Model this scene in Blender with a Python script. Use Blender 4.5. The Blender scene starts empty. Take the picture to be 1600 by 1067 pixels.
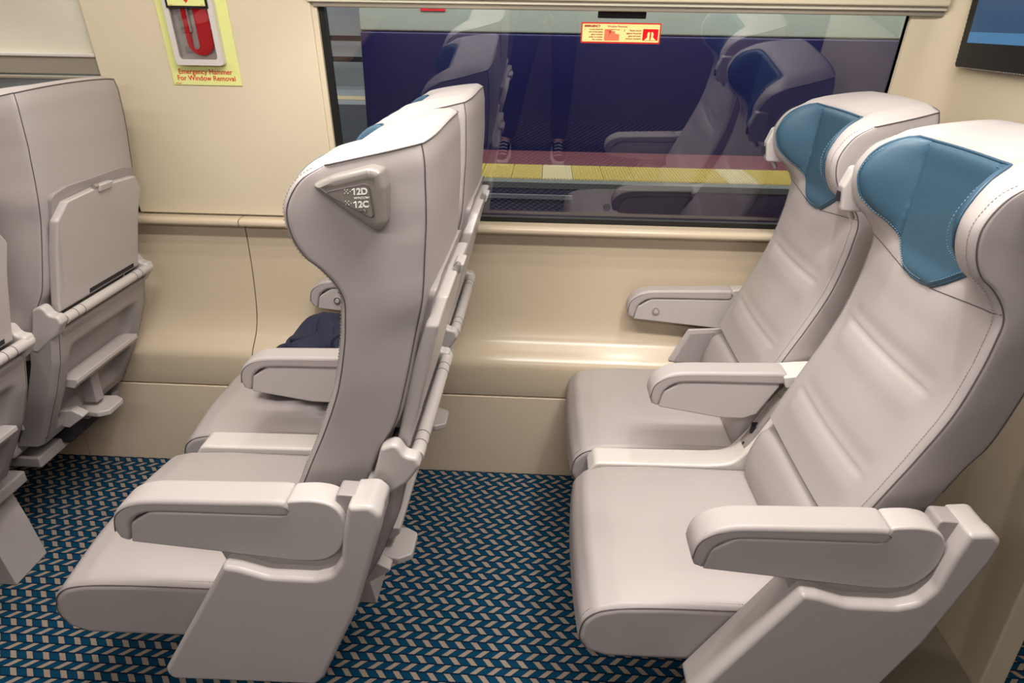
import bpy, bmesh, math, random
from mathutils import Vector, Matrix, noise
random.seed(4)
SC = bpy.context.scene
COL = SC.collection

# ------------------------------------------------------------------ camera
F_PX, PITCH, YAW, ROLL, CAM_H = 1068.9, 0.44206, -0.04402, 0.01594, 1.4335
cam_data = bpy.data.cameras.new('camera')
cam = bpy.data.objects.new('camera', cam_data)
COL.objects.link(cam)
cy, sy = math.cos(YAW), math.sin(YAW)
fwd = Vector((sy*math.cos(PITCH), cy*math.cos(PITCH), -math.sin(PITCH)))
rgt = Vector((cy, -sy, 0)); upv = rgt.cross(fwd)
c_, s_ = math.cos(ROLL), math.sin(ROLL)
r2 = c_*rgt + s_*upv; u2 = -s_*rgt + c_*upv
M = Matrix((r2, u2, -fwd)).transposed().to_4x4()
M.translation = Vector((0, 0, CAM_H))
cam.matrix_world = M
cam_data.sensor_width = 36.0
cam_data.lens = F_PX/1600*36.0
cam_data.clip_start = 0.02
SC.camera = cam

# ------------------------------------------------------------------ world, light, exposure
SC.view_settings.view_transform = 'Standard'
SC.view_settings.look = 'None'
SC.view_settings.gamma = 1.0
SC.view_settings.use_curve_mapping = False
SC.view_settings.exposure = 0.0
w = bpy.data.worlds.new('world'); SC.world = w; w.use_nodes = True
w.node_tree.nodes['Background'].inputs[0].default_value = (0.55, 0.62, 0.75, 1)
w.node_tree.nodes['Background'].inputs[1].default_value = 0.03

def area(name, loc, size, power, color=(1, 1, 1), rot=(0, 0, 0), size_y=None, spread=None):
    d = bpy.data.lights.new(name, 'AREA'); d.energy = power; d.color = color
    d.shape = 'RECTANGLE'; d.size = size; d.size_y = size_y or size
    if spread: d.spread = spread
    o = bpy.data.objects.new(name, d); o.location = loc; o.rotation_euler = rot
    COL.objects.link(o); return o
def spot(name, loc, target, power, color=(1, 1, 1), ang=90, blend=.6, rad=.02):
    d = bpy.data.lights.new(name, 'SPOT'); d.energy = power; d.color = color
    d.spot_size = math.radians(ang); d.spot_blend = blend; d.shadow_soft_size = rad
    o = bpy.data.objects.new(name, d); o.location = loc
    o.rotation_euler = (Vector(target)-Vector(loc)).to_track_quat('-Z', 'Y').to_euler()
    COL.objects.link(o); return o
WARM = (1.0, .948, .88)
area('aisle_ceiling_light', (.0, .85, 2.16), 1.6, 38, WARM, size_y=.12)
area('side_fill_light', (-.5, -.40, 1.92), 2.4, 20, WARM, (math.radians(28), 0, 0), size_y=.05)  # added fill that lifts the aisle-facing sides of the seats
area('rack_strip_light', (0, 1.42, 1.86), 4.6, 11, WARM, (math.radians(12), 0, 0), size_y=.03)
for sx in (-1.55, -.55, .45):
    for sy_ in (1.22, 1.70):
        spot('reading_spot', (sx, sy_-.1, 1.87), (sx-.06, sy_-.02, 0), 13.5, WARM, 84, .55, .018)
# station lighting outside the window, plus two added fill lights
area('platform_face_fill', (0, 3.4, 2.2), 10, 90, (1, .97, 1), (math.radians(50), 0, 0), size_y=.2)  # added fill for the otherwise unlit platform face
area('train_side_fill', (3, 6.9, 3.3), 14, 430, (.95, 1, .97), (math.radians(62), 0, 0), size_y=.4)  # added fill aimed at the side of the opposite train
area('platform_light', (0, 7.5, 3.4), 16, 260, (1, .97, .9), size_y=.5)

# ------------------------------------------------------------------ materials
def lin(c):
    return tuple(((v/255)/12.92 if v/255 <= .04045 else ((v/255+.055)/1.055)**2.4) for v in c)+(1,)
def mat(name, rgb, rough=.5, metal=0, bump=0, bscale=40, var=0, vscale=3, spec=.5, coat=0):
    m = bpy.data.materials.new(name); m.use_nodes = True
    nt = m.node_tree; b = nt.nodes['Principled BSDF']
    b.inputs['Base Color'].default_value = lin(rgb)
    b.inputs['Roughness'].default_value = rough
    b.inputs['Metallic'].default_value = metal
    b.inputs['Specular IOR Level'].default_value = spec
    b.inputs['Coat Weight'].default_value = coat
    tc = nt.nodes.new('ShaderNodeTexCoord')
    if bump:
        n = nt.nodes.new('ShaderNodeTexNoise'); n.inputs['Scale'].default_value = bscale
        n.inputs['Detail'].default_value = 4
        bp = nt.nodes.new('ShaderNodeBump'); bp.inputs['Strength'].default_value = bump
        bp.inputs['Distance'].default_value = .004
        nt.links.new(tc.outputs['Object'], n.inputs['Vector'])
        nt.links.new(n.outputs['Fac'], bp.inputs['Height'])
        nt.links.new(bp.outputs['Normal'], b.inputs['Normal'])
    if var:
        n = nt.nodes.new('ShaderNodeTexNoise'); n.inputs['Scale'].default_value = vscale
        n.inputs['Detail'].default_value = 5
        mx = nt.nodes.new('ShaderNodeMix'); mx.data_type = 'RGBA'
        c = lin(rgb)
        mx.inputs[6].default_value = tuple(v*(1-var) for v in c[:3])+(1,)
        mx.inputs[7].default_value = tuple(min(1, v*(1+var)) for v in c[:3])+(1,)
        nt.links.new(tc.outputs['Object'], n.inputs['Vector'])
        nt.links.new(n.outputs['Fac'], mx.inputs[0])
        nt.links.new(mx.outputs[2], b.inputs['Base Color'])
    return m
def emis(name, rgb, s):
    m = bpy.data.materials.new(name); m.use_nodes = True
    b = m.node_tree.nodes['Principled BSDF']
    b.inputs['Base Color'].default_value = (0, 0, 0, 1)
    b.inputs['Emission Color'].default_value = lin(rgb); b.inputs['Emission Strength'].default_value = s
    return m
LEATHER = mat('grey_leather', (166, 158, 157), .46, bump=.10, bscale=22, var=.03)
LEATHER2 = mat('grey_leather_side', (172, 164, 161), .5, bump=.12, bscale=18, var=.03)
BLUE = mat('blue_leather', (54, 84, 104), .42, bump=.06, bscale=60, var=.05)
BLUEP = mat('blue_piping', (48, 78, 100), .45)
BLUET = mat('blue_thread', (104, 138, 160), .6); BLUEP2 = mat('blue_seam', (30, 58, 82), .6)
SEAM = mat('dark_seam', (84, 75, 77), .7)
THREAD = mat('grey_thread', (158, 150, 148), .7)
PLAST = mat('light_grey_plastic', (178, 171, 169), .33, bump=.03, bscale=120)
PLAST2 = mat('mid_grey_plastic', (150, 143, 142), .42, bump=.05, bscale=150)
PLASTW = mat('white_plastic', (204, 198, 193), .3)
DARK = mat('dark_gap', (28, 26, 32), .7)
BLACK = mat('black_rubber', (12, 12, 14), .5)
METAL = mat('brushed_metal', (190, 186, 180), .3, metal=.9)
SIGNM = mat('sign_frame_plastic', (132, 126, 121), .32)
SIGNP = mat('sign_plate_plastic', (122, 116, 109), .45)
WHITE = mat('white_print', (240, 238, 232), .5)
WALLU = mat('cream_wall_panel', (210, 197, 172), .42, bump=.04, bscale=200, var=.02)
WALLL = mat('beige_wall_panel', (196, 180, 157), .24, var=.02)
WALLB = mat('beige_kick_panel', (214, 197, 174), .5, bump=.04, bscale=180, var=.03)
SILVER = mat('satin_trim', (176, 168, 152), .35, metal=.5)
BLIND = mat('blind_fabric', (208, 202, 184), .8, bump=.1, bscale=300, var=.03)
YEL = mat('pale_yellow_sign', (222, 224, 146), .45)
RED = mat('sign_red', (205, 42, 30), .45)
HAMRED = mat('hammer_red', (226, 14, 34), .35)
CREAM = mat('sticker_cream', (250, 226, 150), .5)
ORANGE = mat('sticker_orange', (238, 120, 88), .5)
NAVYC = mat('navy_cloth', (26, 28, 52), .85, bump=.25, bscale=70, var=.15)

def glass_mat(name, refl, tint=(1, 1, 1), rough=0.0):
    m = bpy.data.materials.new(name); m.use_nodes = True; nt = m.node_tree
    nt.nodes.clear()
    o = nt.nodes.new('ShaderNodeOutputMaterial'); mx = nt.nodes.new('ShaderNodeMixShader')
    t = nt.nodes.new('ShaderNodeBsdfTransparent'); g = nt.nodes.new('ShaderNodeBsdfGlossy')
    t.inputs[0].default_value = tint+(1,); g.inputs['Roughness'].default_value = rough
    f = nt.nodes.new('ShaderNodeFresnel'); f.inputs[0].default_value = 1.5
    mu = nt.nodes.new('ShaderNodeMath'); mu.operation = 'MULTIPLY'; mu.inputs[1].default_value = refl
    mu.use_clamp = True
    nt.links.new(f.outputs[0], mu.inputs[0]); nt.links.new(mu.outputs[0], mx.inputs[0])
    nt.links.new(t.outputs[0], mx.inputs[1]); nt.links.new(g.outputs[0], mx.inputs[2])
    nt.links.new(mx.outputs[0], o.inputs[0]); return m
GLASS = glass_mat('double_glazing', 3.2, (.80, .80, .84))
CLEAR = glass_mat('clear_cover', .8, (.98, .98, .98), .0)

def carpet_mat():
    m = bpy.data.materials.new('chevron_carpet'); m.use_nodes = True; nt = m.node_tree
    b = nt.nodes['Principled BSDF']; b.inputs['Roughness'].default_value = .95
    b.inputs['Specular IOR Level'].default_value = .15
    tc = nt.nodes.new('ShaderNodeTexCoord'); sp = nt.nodes.new('ShaderNodeSeparateXYZ')
    nz = nt.nodes.new('ShaderNodeTexNoise'); nz.inputs['Scale'].default_value = 420; nz.inputs['Detail'].default_value = 3
    nt.links.new(tc.outputs['Object'], sp.inputs[0]); nt.links.new(tc.outputs['Object'], nz.inputs['Vector'])
    def mth(op, a, bb=None, c=None):
        n = nt.nodes.new('ShaderNodeMath'); n.operation = op
        for i, v in enumerate((a, bb, c)):
            if v is None: continue
            if isinstance(v, (int, float)): n.inputs[i].default_value = v
            else: nt.links.new(v, n.inputs[i])
        return n.outputs[0]
    jit = mth('MULTIPLY', mth('SUBTRACT', nz.outputs['Fac'], .5), .0022)
    X = mth('ADD', sp.outputs[0], jit); Y = mth('ADD', sp.outputs[1], jit)
    u = mth('DIVIDE', X, .0415); v = mth('MULTIPLY', Y, -1/.0238)
    row = mth('FLOOR', v); fv = mth('FRACT', v)
    odd = mth('FLOORED_MODULO', row, 2.0); pair = mth('FLOOR', mth('DIVIDE', row, 2.0))
    left = mth('ADD', mth('MULTIPLY', mth('SUBTRACT', 1.0, odd), mth('MULTIPLY', fv, .45)),
               mth('MULTIPLY', odd, mth('SUBTRACT', .93, mth('MULTIPLY', fv, .60))))
    uu = mth('SUBTRACT', u, mth('ADD', left, mth('MULTIPLY', pair, -.17)))
    f = mth('FRACT', uu)
    grey = mth('MULTIPLY', mth('LESS_THAN', f, .37), mth('MULTIPLY', mth('GREATER_THAN', fv, .07), mth('LESS_THAN', fv, .93)))
    b1 = nt.nodes.new('ShaderNodeMapRange'); b1.inputs[1].default_value = .0; b1.inputs[2].default_value = .22; nt.links.new(fv, b1.inputs[0])
    b2_ = nt.nodes.new('ShaderNodeMapRange'); b2_.inputs[1].default_value = 1.0; b2_.inputs[2].default_value = .85; nt.links.new(fv, b2_.inputs[0])
    b3 = nt.nodes.new('ShaderNodeMapRange'); b3.inputs[1].default_value = .37; b3.inputs[2].default_value = .50; b3.inputs[3].default_value = .45; nt.links.new(f, b3.inputs[0])
    blue = mth('MULTIPLY', mth('MULTIPLY', b1.outputs[0], b2_.outputs[0]), b3.outputs[0])
    m1 = nt.nodes.new('ShaderNodeMix'); m1.data_type = 'RGBA'
    m1.inputs[6].default_value = lin((5, 20, 46)); m1.inputs[7].default_value = lin((4, 62, 92))
    nt.links.new(blue, m1.inputs[0])
    m2 = nt.nodes.new('ShaderNodeMix'); m2.data_type = 'RGBA'
    nt.links.new(m1.outputs[2], m2.inputs[6]); m2.inputs[7].default_value = lin((158, 142, 128))
    nt.links.new(grey, m2.inputs[0])
    m3 = nt.nodes.new('ShaderNodeMix'); m3.data_type = 'RGBA'; m3.blend_type = 'MULTIPLY'
    m3.inputs[0].default_value = .6
    cr = nt.nodes.new('ShaderNodeMapRange'); cr.inputs[1].default_value = .3; cr.inputs[2].default_value = .7
    cr.inputs[3].default_value = .55; cr.inputs[4].default_value = 1.2
    nt.links.new(nz.outputs['Fac'], cr.inputs[0])
    nt.links.new(m2.outputs[2], m3.inputs[6]); nt.links.new(cr.outputs[0], m3.inputs[7])
    nt.links.new(m3.outputs[2], b.inputs['Base Color'])
    bp = nt.nodes.new('ShaderNodeBump'); bp.inputs['Strength'].default_value = .5; bp.inputs['Distance'].default_value = .003
    nt.links.new(nz.outputs['Fac'], bp.inputs['Height']); nt.links.new(bp.outputs['Normal'], b.inputs['Normal'])
    return m
CARPET = carpet_mat()

# ------------------------------------------------------------------ helpers
def root_of(p):
    while p.parent: p = p.parent
    return p
def mesh(name, verts, faces, m, parent=None, smooth=True, ang=40, **tags):
    off = root_of(parent).location if parent else Vector((0, 0, 0))
    me = bpy.data.meshes.new(name)
    me.from_pydata([Vector(v)-off for v in verts], [], faces)
    me.validate()
    bm = bmesh.new(); bm.from_mesh(me)
    bmesh.ops.remove_doubles(bm, verts=bm.verts, dist=1e-6)
    bmesh.ops.recalc_face_normals(bm, faces=bm.faces)
    bm.to_mesh(me); bm.free()
    if smooth:
        me.shade_smooth(); me.set_sharp_from_angle(angle=math.radians(ang))
    o = bpy.data.objects.new(name, me); COL.objects.link(o)
    o.data.materials.append(m)
    if smooth:
        wn = o.modifiers.new('weighted_normals', 'WEIGHTED_NORMAL'); wn.keep_sharp = True; wn.weight = 90
    if parent: o.parent = parent
    for k, v in tags.items(): o[k] = v
    return o
def thing(name, label, cat, loc=(0, 0, 0), group=None):
    o = bpy.data.objects.new(name, None); COL.objects.link(o); o.location = loc
    o.empty_display_size = .05
    o['label'] = label; o['category'] = cat
    if group: o['group'] = group
    return o
def tag(o, label, cat, group=None):
    o['label'] = label; o['category'] = cat
    if group: o['group'] = group
    return o
class MB:
    def __init__(s): s.v = []; s.f = []
    def add(s, v, f):
        n = len(s.v); s.v += [tuple(p) for p in v]; s.f += [tuple(i+n for i in q) for q in f]; return s
    def box(s, a, b, T=None):
        (x0, y0, z0), (x1, y1, z1) = a, b
        v = [(x, y, z) for x in (x0, x1) for y in (y0, y1) for z in (z0, z1)]
        if T: v = [T(*p) for p in v]
        return s.add(v, [(0, 1, 3, 2), (4, 6, 7, 5), (0, 4, 5, 1), (2, 3, 7, 6), (0, 2, 6, 4), (1, 5, 7, 3)])
    def tube(s, path, r, n=8, closed=False):
        P = [Vector(p) for p in path]; N = len(P); rings = []
        up = None
        for i, p in enumerate(P):
            a = P[(i-1) % N] if (closed or i) else P[0]; b = P[(i+1) % N] if (closed or i < N-1) else P[-1]
            t = (b-a)
            if t.length < 1e-9: t = Vector((1, 0, 0))
            t.normalize()
            if up is None:
                up = Vector((0, 0, 1)) if abs(t.z) < .9 else Vector((1, 0, 0))
            x = t.cross(up)
            if x.length < 1e-6: x = t.orthogonal()
            x.normalize(); y = x.cross(t); up = y
            rr = r[i] if isinstance(r, (list, tuple)) else r
            rings.append([p+x*rr*math.cos(2*math.pi*k/n)+y*rr*math.sin(2*math.pi*k/n) for k in range(n)])
        v = [q for g in rings for q in g]; f = []
        for i in range(N if closed else N-1):
            for k in range(n):
                j = (i+1) % N
                f.append((i*n+k, i*n+(k+1) % n, j*n+(k+1) % n, j*n+k))
        if not closed: f += [tuple(range(n)), tuple((N-1)*n+k for k in range(n))]
        return s.add(v, f)
    def build(s, name, m, parent=None, **k): return mesh(name, s.v, s.f, m, parent, **k)
def rpoly(pts, r=.01, n=5):
    """closed polygon with filleted corners; r is a number or a list"""
    out = []; N = len(pts)
    for i in range(N):
        p = Vector(pts[i]); a = Vector(pts[i-1]); b = Vector(pts[(i+1) % N])
        rr = r[i] if isinstance(r, (list, tuple)) else r
        u = (a-p); v = (b-p); lu, lv = u.length, v.length; u.normalize(); v.normalize()
        ang = u.angle(v)
        if rr <= 0 or ang > 3.1: out.append(p); continue
        d = min(rr/math.tan(ang/2), lu*.48, lv*.48)
        A = p+u*d; B = p+v*d
        for k in range(n+1):
            t = k/n; out.append(A*(1-t)**2+p*2*t*(1-t)+B*t*t)
    return out
def area2(P): return sum(P[i].x*P[(i+1) % len(P)].y-P[(i+1) % len(P)].x*P[i].y for i in range(len(P)))/2
def inset(P, d):
    N = len(P); s = 1 if area2(P) > 0 else -1; out = []
    for i in range(N):
        a = P[i-1]; p = P[i]; b = P[(i+1) % N]
        e1 = (p-a); e2 = (b-p)
        if e1.length < 1e-9: e1 = e2
        if e2.length < 1e-9: e2 = e1
        e1 = e1.normalized(); e2 = e2.normalized()
        n1 = Vector((-e1.y, e1.x))*s; n2 = Vector((-e2.y, e2.x))*s
        nn = n1+n2
        if nn.length < 1e-6: nn = n1
        nn.normalize(); k = max(.5, nn.dot(n1))
        out.append(p+nn*d/k)
    for _ in range(40):
        bad = False
        for i in range(N):
            j = (i+1) % N
            if (out[j]-out[i]).dot(P[j]-P[i]) < -1e-12:
                m_ = (out[i]+out[j])/2; out[i] = m_; out[j] = m_.copy(); bad = True
        if not bad: break
    return out
def extrude(poly, y0, y1, r=.005, ny=1, seg=3, axis='y', T=None, r1=None):
    """polygon (2-D) extruded along an axis with rounded rims"""
    P = []
    for p in poly:
        p = Vector(p)
        if not P or (p-P[-1]).length > 3e-4: P.append(p)
    if (P[0]-P[-1]).length < 3e-4: P.pop()
    r1 = r if r1 is None else r1
    levels = []
    for k in range(seg+1):
        th = math.pi/2*k/seg; levels.append((y0+r*(1-math.sin(th)) if False else y0+r*(1-math.cos(th)), r*(1-math.sin(th))))
    for k in range(1, ny): levels.append((y0+r+(y1-r1-y0-r)*k/ny, 0))
    for k in range(seg+1):
        th = math.pi/2*(1-k/seg); levels.append((y1-r1*(1-math.cos(th)), r1*(1-math.sin(th))))
    v = []; f = []; N = len(P)
    for (y, ins) in levels:
        Q = inset(P, ins) if ins > 1e-6 else P
        for q in Q:
            p = {'y': (q.x, y, q.y), 'x': (y, q.x, q.y), 'z': (q.x, q.y, y)}[axis]
            v.append(T(*p) if T else p)
    L = len(levels)
    for i in range(L-1):
        for k in range(N):
            f.append((i*N+k, i*N+(k+1) % N, (i+1)*N+(k+1) % N, (i+1)*N+k))
    f.append(tuple(range(N))); f.append(tuple((L-1)*N+k for k in range(N)))
    return v, f
def ext(name, poly, y0, y1, m, parent=None, r=.005, ny=1, axis='y', T=None, rad=0, **k):
    if rad: poly = rpoly(poly, rad)
    v, f = extrude(poly, y0, y1, r, ny, 3, axis, T)
    return mesh(name, v, f, m, parent, **k)
def rbox(name, a, b, m, parent=None, r=.004, T=None, **k):
    P = rpoly([(a[0], a[2]), (b[0], a[2]), (b[0], b[2]), (a[0], b[2])], min(r, (b[0]-a[0])*.4, (b[2]-a[2])*.4), 3)
    v, f = extrude(P, a[1], b[1], min(r, (b[1]-a[1])*.4), 1, 3, 'y', T)
    return mesh(name, v, f, m, parent, **k)
def stitches(mb, path, step=.006, l=.0030, w=.0006, nrm=(0, 0, 1)):
    P = [Vector(p) for p in path]; d = 0; acc = 0; n = Vector(nrm).normalized()
    for i in range(len(P)-1):
        seg = P[i+1]-P[i]; L = seg.length
        if L < 1e-7: continue
        t = seg/L; s = t.cross(n)
        if s.length < 1e-4: continue
        s.normalize(); h = s.cross(t)
        while acc < L:
            c = P[i]+t*acc; a = c-t*l/2; b = c+t*l/2
            v = [a-s*w, a+s*w, a+s*w+h*w*1.6, a-s*w+h*w*1.6, b-s*w, b+s*w, b+s*w+h*w*1.6, b-s*w+h*w*1.6]
            mb.add(v, [(0, 1, 2, 3), (4, 7, 6, 5), (0, 4, 5, 1), (1, 5, 6, 2), (2, 6, 7, 3), (3, 7, 4, 0)])
            acc += step
        acc -= L
def text(name, body, size, mat_, origin, xdir, updir, parent=None, align='LEFT', depth=.0006, bold=0):
    cu = bpy.data.curves.new(name, 'FONT'); cu.body = body; cu.size = size; cu.extrude = depth
    cu.align_x = align; cu.offset = bold
    t = bpy.data.objects.new('tmp', cu); COL.objects.link(t)
    dg = bpy.context.evaluated_depsgraph_get()
    me = bpy.data.meshes.new_from_object(t.evaluated_get(dg))
    bpy.data.objects.remove(t)
    X = Vector(xdir).normalized(); U = Vector(updir).normalized(); N = X.cross(U)
    off = root_of(parent).location if parent else Vector((0, 0, 0))
    o0 = Vector(origin)-off
    for v in me.vertices:
        c = v.co.copy(); v.co = o0+X*c.x+U*c.y+N*c.z
    me.materials.clear(); me.materials.append(mat_)
    o = bpy.data.objects.new(name, me); COL.objects.link(o)
    if parent: o.parent = parent
    return o
def lerp(a, b, t): return a+(b-a)*t
def sstep(a, b, x):
    t = max(0, min(1, (x-a)/(b-a))); return t*t*(3-2*t)
def interp(x, xs, ys):
    if x <= xs[0]: return ys[0]
    for i in range(1, len(xs)):
        if x <= xs[i]:
            return lerp(ys[i-1], ys[i], (x-xs[i-1])/(xs[i]-xs[i-1]))
    return ys[-1]
def catmull(P, n):
    out = []
    for i in range(len(P)-1):
        p0 = Vector(P[max(0, i-1)]); p1 = Vector(P[i]); p2 = Vector(P[i+1]); p3 = Vector(P[min(len(P)-1, i+2)])
        for k in range(n):
            t = k/n
            out.append(.5*((2*p1)+(p2-p0)*t+(2*p0-5*p1+4*p2-p3)*t*t+(3*p1-p0-3*p2+p3)*t**3))
    out.append(Vector(P[-1])); return out

# ------------------------------------------------------------------ the shell of the carriage
def lean_y(z): return 2.065-.12*(z-.86)
def LT(x, y, z): return (x, y+lean_y(z), z)       # y is measured from the leaning wall plane

mesh('floor', [(-3.2, -.95, 0), (2.6, -.95, 0), (2.6, 2.1, 0), (-3.2, 2.1, 0), (-3.2, -.95, -.05), (2.6, -.95, -.05), (2.6, 2.1, -.05), (-3.2, 2.1, -.05)],
     [(0, 1, 2, 3), (7, 6, 5, 4), (0, 4, 5, 1), (1, 5, 6, 2), (2, 6, 7, 3), (3, 7, 4, 0)], CARPET, smooth=False, kind='structure')
# lower wall: kick panel, groove, concave moulded panel, ledge
for i, (a, b) in enumerate(((-3.2, -1.589), (-1.586, .62), (.623, 2.6))):
    o = rbox('wall_window_side', (a, 1.955, .0), (b, 2.0, .303), WALLB, r=.002, kind='structure')
MB().box((-3.2, 1.972, .29), (2.6, 2.0, .32)).build('trim_1', BLACK, kind='structure', smooth=False)
prof = catmull([(1.958, .309), (1.955, .34), (1.955, .400), (1.960, .424), (1.974, .442), (1.998, .463), (2.022, .490), (2.042, .54), (2.053, .61), (2.058, .69), (2.057, .76), (2.055, .805), (2.054, .834)], 5)
lip = catmull([(2.054, .834), (2.036, .8365), (2.018, .838), (2.0105, .845), (2.0120, .856), (2.022, .8608), (2.045, .8612), (2.080, .8612)], 5)
full = prof+lip[1:]
def wallstrip(name, x0, x1, P, m, th=.02):
    n = len(P); xs = (x0, x1); v = []; f = []
    for x in xs:
        for p in P: v.append((x, p.x, p.y))
        for p in P: v.append((x, 2.10, p.y))
    for i in range(n-1): f.append((i, i+1, 2*n+i+1, 2*n+i))
    for i in range(n-1): f.append((n+i, 3*n+i, 3*n+i+1, n+i+1))
    for e in (0, 2*n):
        for i in range(n-1): f.append((e+i, e+n+i, e+n+i+1, e+i+1))
    f += [(0, 2*n, 3*n, n), (n-1, 2*n-1, 4*n-1, 3*n-1)]
    return mesh(name, v, f, m, ang=50, kind='structure')
for a, b in ((-3.2, -.9385), (-.9345, 1.05), (1.054, 2.6)):
    wallstrip('wall_window_side', a, b, full, WALLL)
# upper wall
T0 = lambda x, y, z: LT(x, y, z)
rbox('wall_window_side', (-1.262, -.014, .866), (-.634, .03, 2.2), WALLU, r=.004, T=LT, kind='structure')
rbox('wall_window_side', (-.64, .004, 1.474), (1.02, .03, 2.2), WALLU, r=.004, T=LT, kind='structure')
rbox('wall_window_side', (-3.2, .004, 1.474), (-1.25, .03, 2.2), WALLU, r=.004, T=LT, kind='structure')
# corner of wall and end bulkhead, filleted
BX = 1.05
corner = []
cr = .075
pts = [(.926, 0.0), (BX-cr, 0.0)]+[(BX-cr+cr*math.sin(t*math.pi/16), -cr+cr*math.cos(t*math.pi/16)) for t in range(1, 9)]
v = []; f = []
for z in (.861, 2.2):
    for (x, y) in pts: v.append((x, y+lean_y(z), z))
n = len(pts)
for i in range(n-1): f.append((i, i+1, n+i+1, n+i))
# back face gives it thickness
for z in (.861, 2.2):
    v.append((.926, .03+lean_y(z), z)); v.append((BX+.02, .03+lean_y(z), z)); v.append((BX+.02, -cr+lean_y(z), z))
b0, b1 = 2*n, 2*n+3
f += [(b0, b1, n, 0), (b0, b0+1, b1+1, b1), (b0+1, b0+2, b1+2, b1+1), (n-1, 2*n-1, b1+2, b0+2)]
f += [tuple(range(n))+(b0+2, b0+1, b0), tuple(range(n, 2*n))+(b1+2, b1+1, b1)]
mesh('wall_window_side', v, f, WALLU, kind='structure')
rbox('trim_3', (.80, 1.15, .0005), (BX-.001, 1.954, .030), mat('brown_plate', (112, 102, 90), .6), r=.004, kind='structure')
rbox('wall_end', (BX, 1.15, 0.0), (BX+.055, 2.095, 2.2), WALLU, r=.006, kind='structure')
# ceiling and the wall across the aisle
MB().box((-3.2, -.95, 2.2), (2.6, 2.1, 2.26)).build('ceiling', WALLU, smooth=False, kind='structure')
mb = MB(); mb.box((-3.2, -.99, 0), (2.6, -.95, .86)); mb.box((-3.2, -.99, 1.46), (2.6, -.95, 2.2))
for a, b in ((-3.2, -2.6), (-1.26, -.62), (.93, 1.5)): mb.box((a, -.99, .86), (b, -.95, 1.46))
mb.build('wall_aisle_side', mat('aisle_wall_dimmed', (112, 100, 104), .6), smooth=False, kind='structure')  # coloured darker than the cabin beige to dim its reflection in the pane
MB().box((-3.2, -.985, .86), (2.6, -.975, 1.46)).build('window_3', BLACK, smooth=False, kind='structure')
MB().box((-3.26, -.99, 0), (-3.2, 2.1, 2.2)).build('wall_rear', WALLB, smooth=False, kind='structure')
MB().box((2.6, -.99, 0), (2.66, 2.1, 2.2)).build('wall_front', WALLB, smooth=False, kind='structure')

# windows: black gasket, glass, raised or lowered blind
def window(n, x0, x1, z1=1.474):
    fr = thing('window_%d' % n, '', 'window', ((x0+x1)/2, 2.06, .86))
    for k in ('label', 'category'): del fr[k]
    fr['kind'] = 'structure'
    mb = MB()
    mb.box((x0-.006, .006, .862), (x1+.02, .03, .877), LT)
    mb.box((x0-.006, .006, .877), (x0+.018, .03, z1), LT)
    mb.box((x1-.0, .012, .877), (x1+.02, .03, z1), LT)
    mb.build('gasket', BLACK, fr, smooth=False)
    mb = MB(); mb.box((x0+.01, .020, .875), (x1+.01, .024, z1), LT)
    mb.build('pane', GLASS, fr, smooth=False)
    return fr
window(1, -.622, .926)
window(2, -2.85, -1.262)
# chamfered reveal along the window's left side
mb = MB(); mb.box((-.636, -.006, .866), (-.620, .02, 1.474), LT); mb.build('trim_2', WALLU, smooth=False, kind='structure')
bl = thing('roller_blind', 'raised roller blind with only its cream rail showing above the large window', 'blind', (.15, 2.0, 1.46))
rbox('bottom_rail', (-.628, -.012, 1.452), (1.0, .014, 1.464), SILVER, bl, r=.003, T=LT)
rbox('rail_cover', (-.640, -.020, 1.4635), (1.0, .014, 1.4735), BLIND, bl, r=.003, T=LT)
rbox('blind_box', (-.640, -.030, 1.4735), (1.0, .014, 1.56), WALLU, bl, r=.005, T=LT)
b2 = thing('roller_blind', 'partly lowered cream roller blind in the left window behind the rear-facing grey seat back', 'blind', (-1.9, 2.02, 1.26))
rbox('blind_fabric', (-2.85, .006, 1.325), (-1.264, .010, 1.60), BLIND, b2, r=.001, T=LT)
rbox('bottom_rail', (-2.85, -.004, 1.270), (-1.264, .014, 1.318), SILVER, b2, r=.003, T=LT)
rbox('rail_lip', (-2.85, -.010, 1.316), (-1.264, .012, 1.326), PLASTW, b2, r=.003, T=LT)
rbox('rail_lip', (-2.85, -.008, 1.256), (-1.264, .012, 1.266), SILVER, b2, r=.003, T=LT)

# ------------------------------------------------------------------ the seat
YC = 1.2; HW = .225
ROWS = [ # Fx, Fz, Rx, Rz, centre recess, front half width, rear half width
 (-.455, .600, -.330, .600, -.004, .214, .200),
 (-.437, .640, -.310, .640, -.008, .219, .204),
 (-.405, .71, -.268, .745, -.012, .222, .206),
 (-.370, .79, -.238, .80, -.014, .223, .206),
 (-.340, .87, -.216, .88, -.014, .225, .204),
 (-.322, .95, -.196, .97, -.014, .225, .200),
 (-.316, 1.00, -.184, 1.02, -.012, .225, .204),
 (-.315, 1.03, -.180, 1.05, -.006, .225, .204),
 (-.325, 1.055, -.178, 1.075, .012, .225, .203),
 (-.345, 1.08, -.176, 1.10, .034, .225, .203),
 (-.368, 1.10, -.174, 1.125, .058, .225, .203),
 (-.384, 1.13, -.172, 1.15, .076, .225, .202),
 (-.389, 1.165, -.171, 1.18, .083, .225, .202),
 (-.381, 1.19, -.171, 1.21, .077, .224, .201),
 (-.361, 1.216, -.171, 1.24, .058, .222, .200),
 (-.328, 1.234, -.175, 1.266, .028, .218, .196)]
KT = [.0]
for i in range(1, len(ROWS)):
    a, b = ROWS[i-1], ROWS[i]
    KT.append(KT[-1]+math.hypot(a[0]-b[0], a[1]-b[1]))
KT = [k/KT[-1] for k in KT]
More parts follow.
